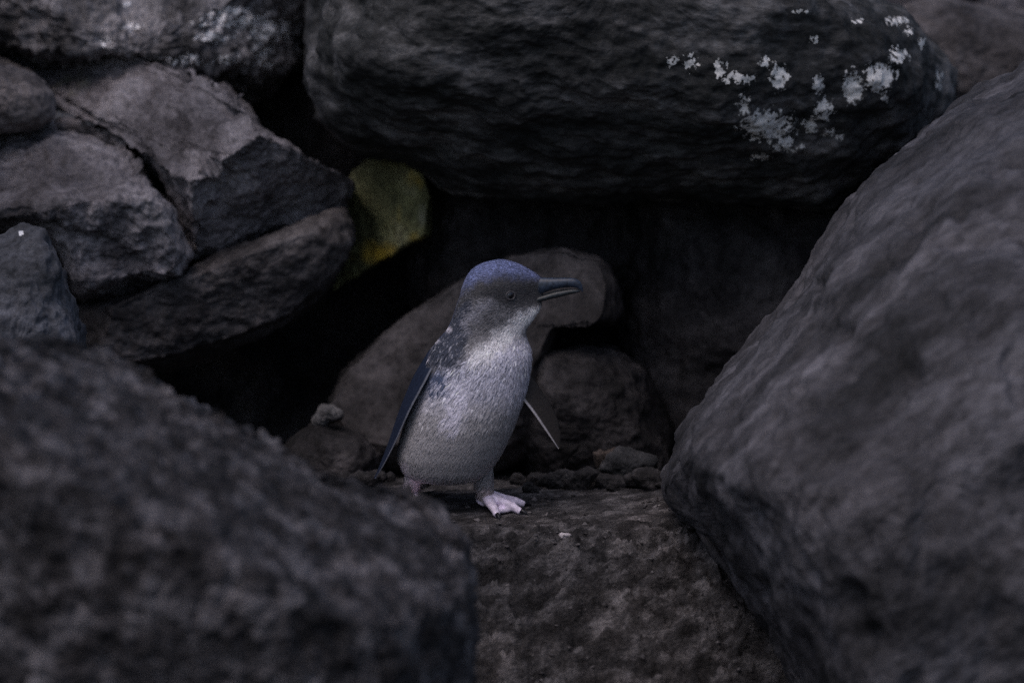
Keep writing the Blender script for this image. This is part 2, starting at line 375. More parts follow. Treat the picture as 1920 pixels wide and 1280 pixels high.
o, V, nv = rock('boulder', [(2150, 40, .2), (1920, 132, .2), (1820, 180, .18), (1740, 240, .16), (1660, 312, .14), (1600, 380, .12), (1540, 462, .1), (1480, 560, .08), (1400, 650, .05), (1330, 740, .02), (1282, 800, 0),
    (1255, 870, -.03), (1240, 925, -.05), (1272, 962, -.08), (1325, 1012, -.12), (1380, 1085, -.16), (1428, 1165, -.2), (1490, 1290, -.24), (1600, 1650, -.25), (2350, 1650, -.25), (2400, 500, .0)],
    0, (1760, 900), -0.75, 0.6, M_right, n=440, mf=150, e=0.85, rough=0.014, freq=6, fine=0.0025, seed=42, pit=0.008, dents=[(1540, 537, 14, .014), (1556, 520, 10, .008), (1574, 622, 18, .010), (1492, 752, 14, .010), (1508, 735, 14, .010), (1580, 1135, 24, .010), (1606, 1118, 22, .010), (1772, 1085, 30, .010), (1628, 1190, 22, .010), (1700, 690, 26, .012), (1800, 400, 16, .010), (1720, 420, 12, .008), (1870, 330, 18, .010), (1850, 620, 30, .012)],
    planes=[plane3((1425, 1040, -.55), (1570, 1290, -.68), (1335, 1030, -.18))])
tag(o, 'big smooth grey boulder sloping up beside the bird\'s bill side', 'boulder')

o, V, nv = rock('boulder', [(612, 750), (650, 690), (740, 602), (850, 536), (960, 482), (1060, 464), (1130, 484), (1162, 530), (1174, 590), (1160, 608), (1050, 612), (1022, 700), (1005, 850), (900, 900), (700, 890), (635, 840)],
    0.46, (900, 600), 0.30, 0.8, M_dull, n=280, mf=90, e=0.75, rough=0.009, fine=0.002, freq=7, seed=47, smooth=2, planes=[plane3((640, 780, .40), (1150, 600, .335), (1000, 480, .43))])
tag(o, 'dull brown-grey rock right behind the bird\'s head and back', 'rock')

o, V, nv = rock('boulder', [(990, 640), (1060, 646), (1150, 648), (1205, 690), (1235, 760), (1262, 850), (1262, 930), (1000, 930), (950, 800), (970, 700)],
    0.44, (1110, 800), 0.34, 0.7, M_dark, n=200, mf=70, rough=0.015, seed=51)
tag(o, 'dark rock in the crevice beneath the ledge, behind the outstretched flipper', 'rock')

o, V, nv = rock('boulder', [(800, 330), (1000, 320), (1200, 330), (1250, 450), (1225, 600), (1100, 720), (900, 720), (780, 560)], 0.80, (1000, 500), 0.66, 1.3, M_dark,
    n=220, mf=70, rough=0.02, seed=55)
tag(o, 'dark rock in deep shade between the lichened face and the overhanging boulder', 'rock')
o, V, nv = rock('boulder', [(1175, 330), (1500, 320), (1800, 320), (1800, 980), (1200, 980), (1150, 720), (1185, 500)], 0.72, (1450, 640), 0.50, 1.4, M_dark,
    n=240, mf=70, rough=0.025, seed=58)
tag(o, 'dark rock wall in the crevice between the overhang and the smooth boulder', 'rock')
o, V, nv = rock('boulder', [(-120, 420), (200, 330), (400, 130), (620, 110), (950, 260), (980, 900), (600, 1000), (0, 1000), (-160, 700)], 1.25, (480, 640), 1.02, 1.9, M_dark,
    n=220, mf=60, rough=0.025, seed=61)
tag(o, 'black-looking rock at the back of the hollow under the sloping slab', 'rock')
o, V, nv = rock('boulder', [(1600, 40), (1720, 12), (1920, 20), (2120, 30), (2160, 400), (1700, 420), (1600, 300)], 1.0, (1860, 180), 0.80, 1.7, M_mid,
    n=240, mf=80, rough=0.016, seed=64)
tag(o, 'brown-grey boulder above the big smooth boulder, beside the white lichen patches', 'boulder')
o, V, nv = rock('boulder', [(1480, -260), (1900, -260), (2250, -200), (2250, 120), (1900, 130), (1480, 100)], 1.5, (1860, -60), 1.25, 2.2, M_pale,
    n=200, mf=60, rough=0.02, seed=66)
float_attr(o, 'patch2', np.zeros(len(V)))
tag(o, 'paler boulder farther back, only its lower edge showing at the skyline', 'boulder')

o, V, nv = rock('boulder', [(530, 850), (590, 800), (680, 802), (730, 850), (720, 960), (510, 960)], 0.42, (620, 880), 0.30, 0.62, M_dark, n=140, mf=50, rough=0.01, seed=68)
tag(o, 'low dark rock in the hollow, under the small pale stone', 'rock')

# small loose stones
def stone(px, py, w, h, y, mat, label, seed, name='stone'):
    t = np.linspace(0, 2 * np.pi, 14, endpoint=False)
    k = 1 + 0.20 * np.sin(t * 2 + seed) + 0.16 * np.sin(t * 3 + 2 * seed) + 0.08 * np.sin(t * 5 + seed)
    ol = [(px + w / 2 * a_ * math.cos(b_), py + h / 2 * a_ * math.sin(b_)) for a_, b_ in zip(k, t)]
    s = w * 0.00065 / 2
    o, V, nv = rock(name, ol, y, (px, py), y - s * 0.9, y + s * 0.9, mat, n=60, mf=20, mb=14, e=0.8, rough=s * 0.26, freq=0.8 / s, fine=s * 0.03, ridge=0.15, seed=seed, smooth=1)
    return tag(o, label, 'stone')
M_greystone = rock_mat('grey_stone', (0.018, 0.019, 0.021), (0.04, 0.04, 0.043), (0.075, 0.072, 0.076), scale=25, bump=0.5)
M_palestone = rock_mat('pale_stone', (0.06, 0.058, 0.06), (0.12, 0.117, 0.12), (0.2, 0.194, 0.2), scale=30, bump=0.4)
M_shell = plain_mat('shell_white', (0.55, 0.5, 0.52), 0.5, 0.3, 300)
stone(1062, 908, 62, 40, 0.15, M_brown, 'small brownish stone lying behind the bird\'s forward foot', 71)
stone(1178, 884, 120, 70, 0.18, M_greystone, 'loose grey stone beside the foot of the smooth boulder', 74)
stone(1135, 862, 46, 60, 0.20, M_brown, 'reddish-brown stone leaning on the loose grey stone', 77)
stone(612, 782, 58, 38, 0.36, M_palestone, 'small pale stone in the dark hollow at the bird\'s back', 79)
def ledge_y(px, py):                       # first place the sight line meets the ground, coming from the viewer
    for y_ in np.arange(-0.6, 0.3, 0.002):
        q = P(px, py, y_)
        i = np.searchsorted(gx, q[0]) - 1; j = np.searchsorted(gy, q[1]) - 1
        if q[2] <= Z.reshape(ni, nj)[i, j]: return y_
    return 0.0
stone(1059, 1004, 20, 17, ledge_y(1059, 1010), M_shell, 'tiny white shell fragment on the ground in front of the bird', 83, 'shell_fragment')

# rubble along the back of the ledge, and grit strewn over the ground
M_rubble = rock_mat('rubble_stone', (0.012, 0.0112, 0.0118), (0.035, 0.0325, 0.034), (0.085, 0.078, 0.081), scale=22, bump=0.5)
def ground_at(x, y):
    i = np.clip(np.searchsorted(gx, x) - 1, 0, ni - 2); j = np.clip(np.searchsorted(gy, y) - 1, 0, nj - 2)
    return Z.reshape(ni, nj)[i, j]
for k in range(22):
    px_ = [995, 1020, 1048, 1092, 1112, 1150, 1165, 1205, 1230, 1010, 1085, 1128, 1195, 1245, 650, 690, 725, 672, 1218, 975, 1140, 1060][k]
    yy_ = 0.10 + 0.16 * ((k * 0.618) % 1.0)
    s_ = 0.008 + 0.014 * ((k * 0.377 + 0.2) % 1.0)
    X_ = P(px_, 915, yy_)[0]; z_ = float(ground_at(np.array([X_]), np.array([yy_]))[0])
    cpx, cpy = project(np.array([[X_, yy_, z_ + s_ * 0.45]])); cpx, cpy = float(cpx[0]), float(cpy[0])
    t = np.linspace(0, 2 * np.pi, 11, endpoint=False)
    kk = 1 + 0.24 * np.sin(t * 2 + k) + 0.16 * np.sin(t * 3 + 2.3 * k)
    ol = [(cpx + s_ / 0.00066 * a_ * math.cos(b_), cpy + 0.68 * s_ / 0.00066 * a_ * math.sin(b_)) for a_, b_ in zip(kk, t)]
    o, V, nv = rock('stone', ol, yy_, (cpx, cpy), yy_ - s_ * 0.8, yy_ + s_ * 0.8, M_rubble, n=44, mf=14, mb=10, e=0.75, rough=s_ * 0.2, freq=0.8 / s_, fine=s_ * 0.03, seed=200 + 7 * k, smooth=1)
    if 14 <= k <= 17: tag(o, 'loose dark stone in the shade behind the bird\'s tail', 'stone', 'stones in the shade behind the tail')
    else: tag(o, 'loose dark stone in the rubble along the back of the ground ledge', 'stone', 'rubble along the back of the ledge')
ng = 2600
gxy = np.stack([rng.uniform(-0.10, 0.42, ng), rng.uniform(-0.45, 0.12, ng)], 1)
keep = fbm(np.stack([gxy[:, 0] * 11, gxy[:, 1] * 11, 0 * gxy[:, 0]], 1), 3) + rng.normal(scale=.25, size=ng) > 0.05
gxy = gxy[keep]; ng = len(gxy)
gs = 0.0011 + 0.0028 * rng.random(ng) ** 3
oc = np.array([[1, 0, 0], [-1, 0, 0], [0, 1, 0], [0, -1, 0], [0, 0, 1], [0, 0, -1]], float)
gv = oc[None] * (0.6 + 0.7 * rng.random((ng, 6, 1))) + rng.normal(scale=0.22, size=(ng, 6, 3))
gv = gv * gs[:, None, None] * np.array([1.2, 1.2, 0.8]) + np.stack([gxy[:, 0], gxy[:, 1], ground_at(gxy[:, 0], gxy[:, 1]) + gs * 0.3], 1)[:, None]
of = np.array([[0, 2, 4], [2, 1, 4], [1, 3, 4], [3, 0, 4], [2, 0, 5], [1, 2, 5], [3, 1, 5], [0, 3, 5]])
M_grit = rock_mat('grit', (0.02, 0.018, 0.019), (0.06, 0.055, 0.057), (0.16, 0.148, 0.152), scale=60, bump=0.2)
grit = mesh_obj('gravel', gv.reshape(-1, 3), (of[None] + 6 * np.arange(ng)[:, None, None]).reshape(-1, 3), M_grit, smooth=False)
grit['kind'] = 'stuff'; grit['label'] = 'fine dark grit strewn over the rock ledge'; grit['category'] = 'gravel'

# boulders of the same bank that lie just outside the picture
for k, (x0, x1, y0, y1, d, lab) in enumerate([
        (-700, -60, -300, 700, 0.6, 'grey boulder of the bank next to the bluish grey boulder'),
        (-900, -180, 600, 1900, -0.4, 'dark boulder next to the pitted mottled boulder'),
        (2150, 2900, 100, 1700, 0.1, 'grey boulder next to the big smooth boulder'),
        (300, 1500, -700, -60, 1.3, 'broad boulder lying on top of the overhanging boulder'),
        (-500, 420, -600, -40, 1.5, 'rounded boulder above the white-specked boulder')]):
    t = np.linspace(0, 2 * np.pi, 18, endpoint=False)
    kk = 1 + 0.1 * np.sin(2 * t + k) + 0.07 * np.sin(3 * t + 2 * k)
    cx, cy = (x0 + x1) / 2, (y0 + y1) / 2
    ol = [(cx + (x1 - x0) / 2 * a_ * np.sign(math.cos(b_)) * abs(math.cos(b_)) ** 0.7, cy + (y1 - y0) / 2 * a_ * np.sign(math.sin(b_)) * abs(math.sin(b_)) ** 0.7) for a_, b_ in zip(kk, t)]
    o, V, nv = rock('boulder', ol, d, (cx, cy), d - 0.3, d + 0.5, [M_mid, M_fore, M_right, M_mid, M_slab][k], n=140, mf=40, mb=24, rough=0.03, seed=90 + 3 * k)
    float_attr(o, 'patch', np.zeros(len(V)))
    tag(o, lab, 'boulder')

# ------------------------------------------------------------------ the penguin
S = DIST / FPX
peng = bpy.data.objects.new('penguin', None); COL.objects.link(peng)
peng.empty_display_size = 0.1
ROOT = np.array([P(850, 960)[0], 0.01, 0.0]); peng.location = ROOT
tag(peng, 'small blue and white penguin standing among the dark rocks, head turned sideways', 'penguin')

#        row   left  right  front  back   cy    taper
ROWS = np.array([
 (907, 815, 868, .012, .012, .012, 0), (903, 790, 886, .028, .030, .012, 0), (893, 766, 908, .043, .046, .012, 0), (878, 751, 924, .052, .056, .012, 0), (850, 745, 942, .059, .062, .012, 0),
 (820, 752, 956, .063, .066, .012, 0), (790, 763, 968, .065, .067, .012, 0), (760, 775, 979, .064, .065, .012, 0), (730, 786, 988, .061, .061, .012, 0),
 (700, 796, 993, .057, .056, .012, 0), (675, 804, 995, .053, .051, .012, 0), (655, 813, 993, .048, .047, .012, .05), (640, 824, 987, .043, .044, .012, .1),
 (628, 836, 983, .039, .041, .012, .2), (615, 844, 989, .036, .038, .012, .3), (600, 850, 1000, .034, .036, .012, .45), (585, 855, 1010, .033, .035, .012, .58),
 (572, 859, 1015, .032, .034, .012, .68), (560, 863, 1015, .032, .033, .012, .74), (548, 866, 1018, .031, .032, .012, .78), (535, 870, 1022, .030, .030, .012, .78),
 (522, 876, 1014, .0275, .0275, .012, .72), (512, 883, 997, .0245, .0245, .012, .55), (503, 893, 983, .020, .020, .012, .3), (497, 906, 969, .015, .015, .012, .2),
 (493, 921, 956, .009, .009, .012, .1), (491, 933, 946, .004, .004, .012, 0)], float)
NR, NS = 170, 128
tt = np.concatenate([[0], np.cumsum(np.hypot(np.diff(ROWS[:, 0]), 0.5 * np.diff(ROWS[:, 1])))])
ts = np.linspace(0, tt[-1], NR)
RW = np.stack([np.interp(ts, tt, ROWS[:, k]) for k in range(7)], 1)
for _ in range(10):
    RW[1:-1] = 0.25 * RW[:-2] + 0.5 * RW[1:-1] + 0.25 * RW[2:]
phi = np.linspace(0, 2 * np.pi, NS, endpoint=False)
rings = []
for (py, xl, xr, bf, bb, cy, tp) in RW:
    c = P((xl + xr) / 2, py, 0.0); a_ = (xr - xl) / 2 * S
    cx, sn = np.cos(phi), np.sin(phi)
    ex = 0.92
    ux = np.sign(cx) * np.abs(cx) ** ex; uy = np.sign(sn) * np.abs(sn) ** ex
    yy = np.where(uy < 0, bf, bb) * uy * (1 - tp * ux)
    rings.append(np.stack([c[0] + a_ * ux, cy + yy, np.full(NS, c[2])], 1))
BV = np.vstack(rings + [rings[0].mean(0)[None], rings[-1].mean(0)[None]])
idx = np.arange(NS); nx = (idx + 1) % NS
BQ = [[j * NS + i, j * NS + (i + 1) % NS, (j + 1) * NS + (i + 1) % NS, (j + 1) * NS + i] for j in range(NR - 1) for i in range(NS)]
BQ += [[(i + 1) % NS, i, NR * NS] for i in range(NS)] + [[(NR - 1) * NS + i, (NR - 1) * NS + (i + 1) % NS, NR * NS + 1] for i in range(NS)]
verts, faces = BV.tolist(), list(BQ)
def tube(verts, faces, path, seg=16):
    """tapered closed tube through (x, y, z, radius) points"""
    path = np.asarray(path, float); n0 = len(verts); m = len(path)
    for k in range(m):
        d = path[min(k + 1, m - 1), :3] - path[max(k - 1, 0), :3]; d /= np.linalg.norm(d)
        u_ = np.cross(d, [0.3, 1, 0.2]); u_ /= np.linalg.norm(u_); v_ = np.cross(d, u_)
        for q in range(seg):
            an = 2 * math.pi * q / seg
            verts.append((path[k, :3] + path[k, 3] * (math.cos(an) * u_ + math.sin(an) * v_)).tolist())
    for k in range(m - 1):
        for q in range(seg):
            faces.append([n0 + k * seg + q, n0 + k * seg + (q + 1) % seg, n0 + (k + 1) * seg + (q + 1) % seg, n0 + (k + 1) * seg + q])
    faces.append([n0 + q for q in range(seg)][::-1]); faces.append([n0 + (m - 1) * seg + q for q in range(seg)])
def pt(px, py, y, r): return (*P(px, py, y), r)
LEG_R = [pt(895, 858, .005, .020), pt(905, 890, .005, .0135), pt(910, 915, .008, .0105), pt(910, 936, .012, .0095)]
LEG_L = [pt(785, 858, .005, .020), pt(778, 890, .005, .0135), pt(772, 915, .008, .0085), pt(770, 936, .012, .0075)]
tube(verts, faces, LEG_R); tube(verts, faces, LEG_L)
tube(verts, faces, [pt(820, 860, .05, .022), pt(800, 885, .085, .015), pt(785, 905, .115, .006)])     # tail
def remeshed(verts, faces, voxel, smooth_it):
    me = bpy.data.meshes.new('tmp'); me.from_pydata([tuple(v) for v in verts], [], faces); me.update()
    o = bpy.data.objects.new('tmp', me); COL.objects.link(o)
    r = o.modifiers.new('r', 'REMESH'); r.mode = 'VOXEL'; r.voxel_size = voxel
    s = o.modifiers.new('s', 'SMOOTH'); s.iterations = smooth_it; s.factor = 0.5
    dg = bpy.context.evaluated_depsgraph_get()
    ev = o.evaluated_get(dg); m2 = ev.to_mesh()
    v = np.zeros(len(m2.vertices) * 3); m2.vertices.foreach_get('co', v); v = v.reshape(-1, 3)
    f = [list(q.vertices) for q in m2.polygons]
    ev.to_mesh_clear(); bpy.data.objects.remove(o); bpy.data.meshes.remove(me)
    return v, f
bv, bf_ = remeshed(verts, faces, 0.0016, 4)
bn = vnormals(bv, [q if len(q) == 4 else q + q[-1:] for q in bf_])
if np.mean(np.einsum('ij,ij->i', bn, bv - bv.mean(0))) < 0: bn = -bn

def seg_dist(x, y, x0, y0, x1, y1):
    dx, dy = x1 - x0, y1 - y0
    t = np.clip(((x - x0) * dx + (y - y0) * dy) / (dx * dx + dy * dy), 0, 1)
    return np.hypot(x - x0 - t * dx, y - y0 - t * dy), t
def pigment(v, n, r):
    """plumage colour at points v with normals n; r = random 0..1 per point"""
    x, y = project(v)
    def mixc(c, new, w): return c * (1 - w[:, None]) + np.array(new) * w[:, None]
    c = np.tile(np.array([0.33, 0.317, 0.332]), (len(v), 1))                       # belly, its dimmer light put into the colour
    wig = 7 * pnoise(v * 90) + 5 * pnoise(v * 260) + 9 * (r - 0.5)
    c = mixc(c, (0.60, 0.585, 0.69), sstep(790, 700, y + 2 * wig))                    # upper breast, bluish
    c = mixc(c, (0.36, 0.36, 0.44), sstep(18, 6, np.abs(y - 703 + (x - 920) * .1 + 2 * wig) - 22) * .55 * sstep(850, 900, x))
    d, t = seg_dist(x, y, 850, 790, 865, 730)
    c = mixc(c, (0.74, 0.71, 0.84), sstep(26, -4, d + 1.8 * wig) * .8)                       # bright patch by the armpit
    d, t = seg_dist(x, y, 826, 632, 812, 692)
    c = mixc(c, (0.05, 0.072, 0.14), sstep(62, 10, d + 3.2 * wig))                # dark shoulder
    head = sstep(668, 640, y + 0.35 * (x - 920) + wig)
    c = mixc(c, (0.175, 0.167, 0.178), head)                                       # cheek grey
    nape = sstep(16, -4, x - np.interp(y, [480, 560, 600, 650, 670], [860, 886, 884, 872, 862]) + wig) * sstep(690, 670, y)
    c = mixc(c, (0.042, 0.048, 0.072), nape)
    d, t = seg_dist(x, y, 1010, 578, 905, 662)
    c = mixc(c, (0.90, 0.87, 0.9), sstep(14, -2, d - 7 - 7 * t + 1.3 * wig) * (1 - .35 * t) * (n[:, 1] < 0.5))  # white throat
    d, t = seg_dist(x, y, 925, 560, 878, 606)
    c = mixc(c, (0.40, 0.385, 0.44), sstep(17, -3, d + 1.6 * wig) * .8)  # pale streak behind the eye
    band = sstep(6, -7, y - np.interp(x, [860, 900, 930, 960, 1000, 1025], [572, 556, 562, 574, 570, 567]) + wig * .5)
    c = mixc(c, (0.055, 0.053, 0.058), band)
    crown = sstep(13, -14, y - np.interp(x, [860, 900, 940, 980, 1022], [548, 526, 518, 520, 528]) + wig * 1.0)
    c = mixc(c, (0.135, 0.16, 0.31), crown)
    back = sstep(0.15, 0.5, n[:, 1] - 0.35 * n[:, 0])
    c = mixc(c, (0.045, 0.065, 0.15), back * (1 - crown))
    leg = sstep(908, 916, y)
    c = mixc(c, (0.55, 0.46, 0.46), leg)
    c = mixc(c, (0.78, 0.62, 0.70), sstep(893, 903, y) * sstep(806, 796, x))
    c = mixc(c, (0.55, 0.5, 0.56), sstep(772, 758, x + wig) * sstep(850, 862, y) * sstep(915, 908, y) * (n[:, 1] < 0.3))
    for tx_, ty_, tr_ in ((842, 613, 8), (820, 634, 8), (786, 692, 8), (778, 704, 6), (806, 662, 5)):       # loose pale tufts along the back
        c = mixc(c, (0.75, 0.7, 0.78), sstep(tr_, tr_ * .3, np.hypot(x - tx_ - 3, y - ty_)) * (n[:, 1] < 0.6))
    # flecks
    j = 1 + (r - 0.5) * np.where(y > 720, 0.22, 0.45) + np.where(y > 760, 0.12, 0.28) * pnoise(v * 160)
    fl = (r > 0.89) & (nape > 0.4)
    c = c * j[:, None]; c[fl] = (0.19, 0.19, 0.225)
    f2 = (r > 0.93) & (y > 630) & (y < 800); c[f2] = c[f2] * 1.4 + 0.03
    f3 = (r < 0.10) & (y > 630) & (y < 800); c[f3] *= 0.7
    fb = (r > 0.86) & (crown > 0.5); c[fb] *= 1.7; fd = (r < 0.18) & (crown > 0.5); c[fd] *= 0.55
    return np.clip(c, 0.005, 0.9)
M_feather = attr_mat('plumage', 0.6, 0.15)
body = mesh_obj('body', bv, bf_, M_feather, peng, loc=None)
body.data.transform(Matrix.Translation(-Vector(ROOT)))
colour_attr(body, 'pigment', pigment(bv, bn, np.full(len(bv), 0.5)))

# short overlapping feathers, scattered over the skin and lying along its flow
tri = []
for q in bf_: 
    tri.append(q[:3])
    if len(q) == 4: tri.append([q[0], q[2], q[3]])
tri = np.array(tri)
ar = np.linalg.norm(np.cross(bv[tri[:, 1]] - bv[tri[:, 0]], bv[tri[:, 2]] - bv[tri[:, 0]]), axis=1)
def scatter(count, lo, hi, length, width, lift):
    cen = bv[tri].mean(1); _, yy = project(cen)
    w = ar * ((yy > lo) & (yy < hi)); w = w / w.sum()
    t = rng.choice(len(tri), count, p=w)
    b = rng.random((count, 2)); fl = b.sum(1) > 1; b[fl] = 1 - b[fl]
    A, B_, C_ = bv[tri[t, 0]], bv[tri[t, 1]], bv[tri[t, 2]]
    p_ = A + b[:, :1] * (B_ - A) + b[:, 1:] * (C_ - A)
    n_ = bn[tri[t, 0]]
    x, y = project(p_)
    billb = P(1015, 540, 0.012)
    fd = p_ - billb; fd /= np.linalg.norm(fd, axis=1)[:, None]
    wgt = sstep(660, 600, y)[:, None]
    flow = fd * wgt + np.array([-0.5, 0, -1.0]) * (1 - wgt) + rng.normal(scale=0.22, size=(count, 3))
    flow -= np.einsum('ij,ij->i', flow, n_)[:, None] * n_; flow /= np.linalg.norm(flow, axis=1)[:, None]
    side = np.cross(n_, flow)
    L = (length * (0.7 + 0.6 * rng.random(count)))[:, None]; Wd = (width * (0.7 + 0.6 * rng.random(count)))[:, None]
    lf = (lift * (0.3 + 1.0 * rng.random(count)))[:, None]
    r0 = p_ - n_ * 0.0004
    m1 = p_ + flow * L * 0.55 + n_ * (L * lf * 0.7 + 0.0003)
    tip = p_ + flow * L + n_ * (L * lf + 0.0002)
    vv = np.stack([r0 - side * Wd * .25, r0 + side * Wd * .25, m1 + side * Wd * .5 , m1 - side * Wd * .5, m1 + n_ * Wd * .12, tip], 1)
    rr = rng.random(count)
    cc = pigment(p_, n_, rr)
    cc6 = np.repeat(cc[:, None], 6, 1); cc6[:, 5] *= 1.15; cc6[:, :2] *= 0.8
    return vv.reshape(-1, 3), cc6.reshape(-1, 3)
sets = [scatter(30000, 650, 925, 0.0110, 0.0015, 0.028), scatter(1800, 640, 800, 0.0125, 0.0028, 0.07), scatter(15000, 560, 670, 0.0065, 0.0014, 0.09), scatter(11000, 480, 575, 0.0042, 0.0011, 0.06)]
FV = np.vstack([s_[0] for s_ in sets]); FC = np.vstack([s_[1] for s_ in sets])
k6 = np.arange(len(FV) // 6) * 6
FF = np.vstack([np.stack([k6, k6 + 1, k6 + 4], 1), np.stack([k6 + 1, k6 + 2, k6 + 4], 1), np.stack([k6, k6 + 4, k6 + 3], 1), np.stack([k6 + 4, k6 + 2, k6 + 5], 1), np.stack([k6 + 3, k6 + 4, k6 + 5], 1)])
pl = mesh_obj('plumage', FV - ROOT, FF, M_feather, peng, smooth=False)
colour_attr(pl, 'pigment', np.clip(FC, 0.005, 0.9)); pl['kind'] = 'stuff'

# bill: lofted along its length; rows are (pixel x, top row, bottom row, half width in m)
def loft_bill(name, rows, mat, y0=0.012, seg=24):
    rows = np.array(rows, float)
    ts_ = np.linspace(0, len(rows) - 1, 40)
    rows = np.stack([np.interp(ts_, np.arange(len(rows)), rows[:, k]) for k in range(rows.shape[1])], 1)
    for _ in range(3): rows[1:-1] = .25 * rows[:-2] + .5 * rows[1:-1] + .25 * rows[2:]
    vv, ff = [], []
    for (px, t_, b_, hw, yo) in rows:
        a_, c_ = P(px, t_, 0), P(px, b_, 0); hz = (a_[2] - c_[2]) / 2; zc = (a_[2] + c_[2]) / 2
        for q in range(seg):
            an = 2 * math.pi * q / seg
            vv.append((a_[0], y0 + yo + hw * math.cos(an), zc + hz * math.sin(an)))
    m = len(rows)
    for k in range(m - 1):
        for q in range(seg):
            ff.append([k * seg + q, (k + 1) * seg + q, (k + 1) * seg + (q + 1) % seg, k * seg + (q + 1) % seg])
    ff.append(list(range(seg))); ff.append([(m - 1) * seg + q for q in range(seg)][::-1])
    return mesh_obj(name, np.array(vv) - ROOT, ff, mat, peng)
M_bill = plain_mat('bill_horn', (0.024, 0.034, 0.056), 0.42, 0.45, 260, 0.4)
M_bill2 = plain_mat('lower_bill_horn', (0.02, 0.025, 0.03), 0.45, 0.4, 260, 0.5)
loft_bill('upper_bill', [(985, 528, 560, .0050, 0), (1003, 524.5, 559, .0058, 0), (1018, 523.5, 553, .0062, -.001), (1035, 523.5, 546, .0060, -.002), (1052, 523, 542, .0054, -.003), (1068, 522.5, 540.5, .0049, -.004),
                         (1080, 524, 541, .0042, -.005), (1088, 529, 545, .003, -.0055), (1092, 536, 549, .0016, -.006), (1093, 542, 549.5, .0005, -.006)], M_bill)
loft_bill('lower_bill', [(982, 557, 572, .0068, 0), (1000, 559.5, 571, .0066, 0), (1015, 556, 568.5, .0060, -.001), (1035, 549.5, 563, .0052, -.002), (1055, 545.5, 558, .0045, -.003), (1072, 543.5, 553.5, .0036, -.004), (1083, 544, 550.5, .0022, -.005), (1088, 546, 549, .0006, -.0055)], M_bill2)

# eyes
M_eye = plain_mat('eye_black', (0.006, 0.006, 0.008), 0.04, 0.1, 50, 0.6)
M_iris = plain_mat('iris_grey', (0.085, 0.09, 0.11), 0.3, 0.3, 600, 0.5)
M_lid = plain_mat('eyelid_skin', (0.065, 0.061, 0.066), 0.6, 0.3, 400)
def disc_ring(r0, r1, dome, seg=28, rings_=5):
    vv, ff = [], []
    for k in range(rings_):
        r = r0 + (r1 - r0) * k / (rings_ - 1)
        for q in range(seg):
            an = 2 * math.pi * q / seg
            vv.append((r * math.cos(an), -dome(k / (rings_ - 1), r), r * math.sin(an)))
    for k in range(rings_ - 1):
        for q in range(seg): ff.append([k * seg + q, k * seg + (q + 1) % seg, (k + 1) * seg + (q + 1) % seg, (k + 1) * seg + q])
    return vv, ff
tp_h = 0.77
cxh, ah = (866 + 1020) / 2, (1020 - 866) / 2
for sgn in (-1, 1):
    ux = (957 - cxh) / ah
    ysurf = 0.012 + sgn * 0.0312 * math.sqrt(1 - ux * ux) * (1 - tp_h * ux)
    base = P(957, 550, 0.0) + np.array([0, ysurf, 0])
    nrm = Vector((0.5, sgn * 1.0, 0.08)).normalized()
    rot = nrm.to_track_quat('-Y', 'Z').to_matrix().to_4x4()
    ctr = Vector(base) - Vector(ROOT)
    def eye_part(name, vv, ff, mat, parent, off):
        o = mesh_obj(name, np.array(vv), ff, mat, parent)
        o.data.transform(Matrix.Translation(ctr + nrm * off) @ rot)
        return o
    bm = bmesh.new(); bmesh.ops.create_uvsphere(bm, u_segments=28, v_segments=18, radius=0.0062)
    me = bpy.data.meshes.new('eye'); bm.to_mesh(me); bm.free()
    for q in me.polygons: q.use_smooth = True
    me.transform(Matrix.Translation(ctr - nrm * 0.0040)); me.materials.append(M_iris)
    eye = bpy.data.objects.new('eye', me); COL.objects.link(eye); eye.parent = peng
    Rr = 0.0062
    vv, ff = disc_ring(0.00001, 0.0036, lambda s_, r: math.sqrt(Rr * Rr - r * r))
    eye_part('pupil', vv, ff, M_eye, eye, -0.0040 + 0.00025)
    vv, ff = [], []
    seg, tub = 32, 10
    for a_ in range(seg):
        an = 2 * math.pi * a_ / seg
        for b_ in range(tub):
            bn_ = 2 * math.pi * b_ / tub
            rr_ = 0.0054 + 0.0011 * math.cos(bn_)
            vv.append((rr_ * math.cos(an) * 1.1, -0.0011 * math.sin(bn_), rr_ * math.sin(an) * .92))
    for a_ in range(seg):
        for b_ in range(tub):
            ff.append([a_ * tub + b_, ((a_ + 1) % seg) * tub + b_, ((a_ + 1) % seg) * tub + (b_ + 1) % tub, a_ * tub + (b_ + 1) % tub])
    eye_part('eyelid', vv, ff, M_lid, eye, 0.0004)

M_flip = attr_mat('flipper_plumage', 0.75, 0.0)
M_flip.node_tree.nodes['Principled BSDF'].inputs['Specular IOR Level'].default_value = 0.12
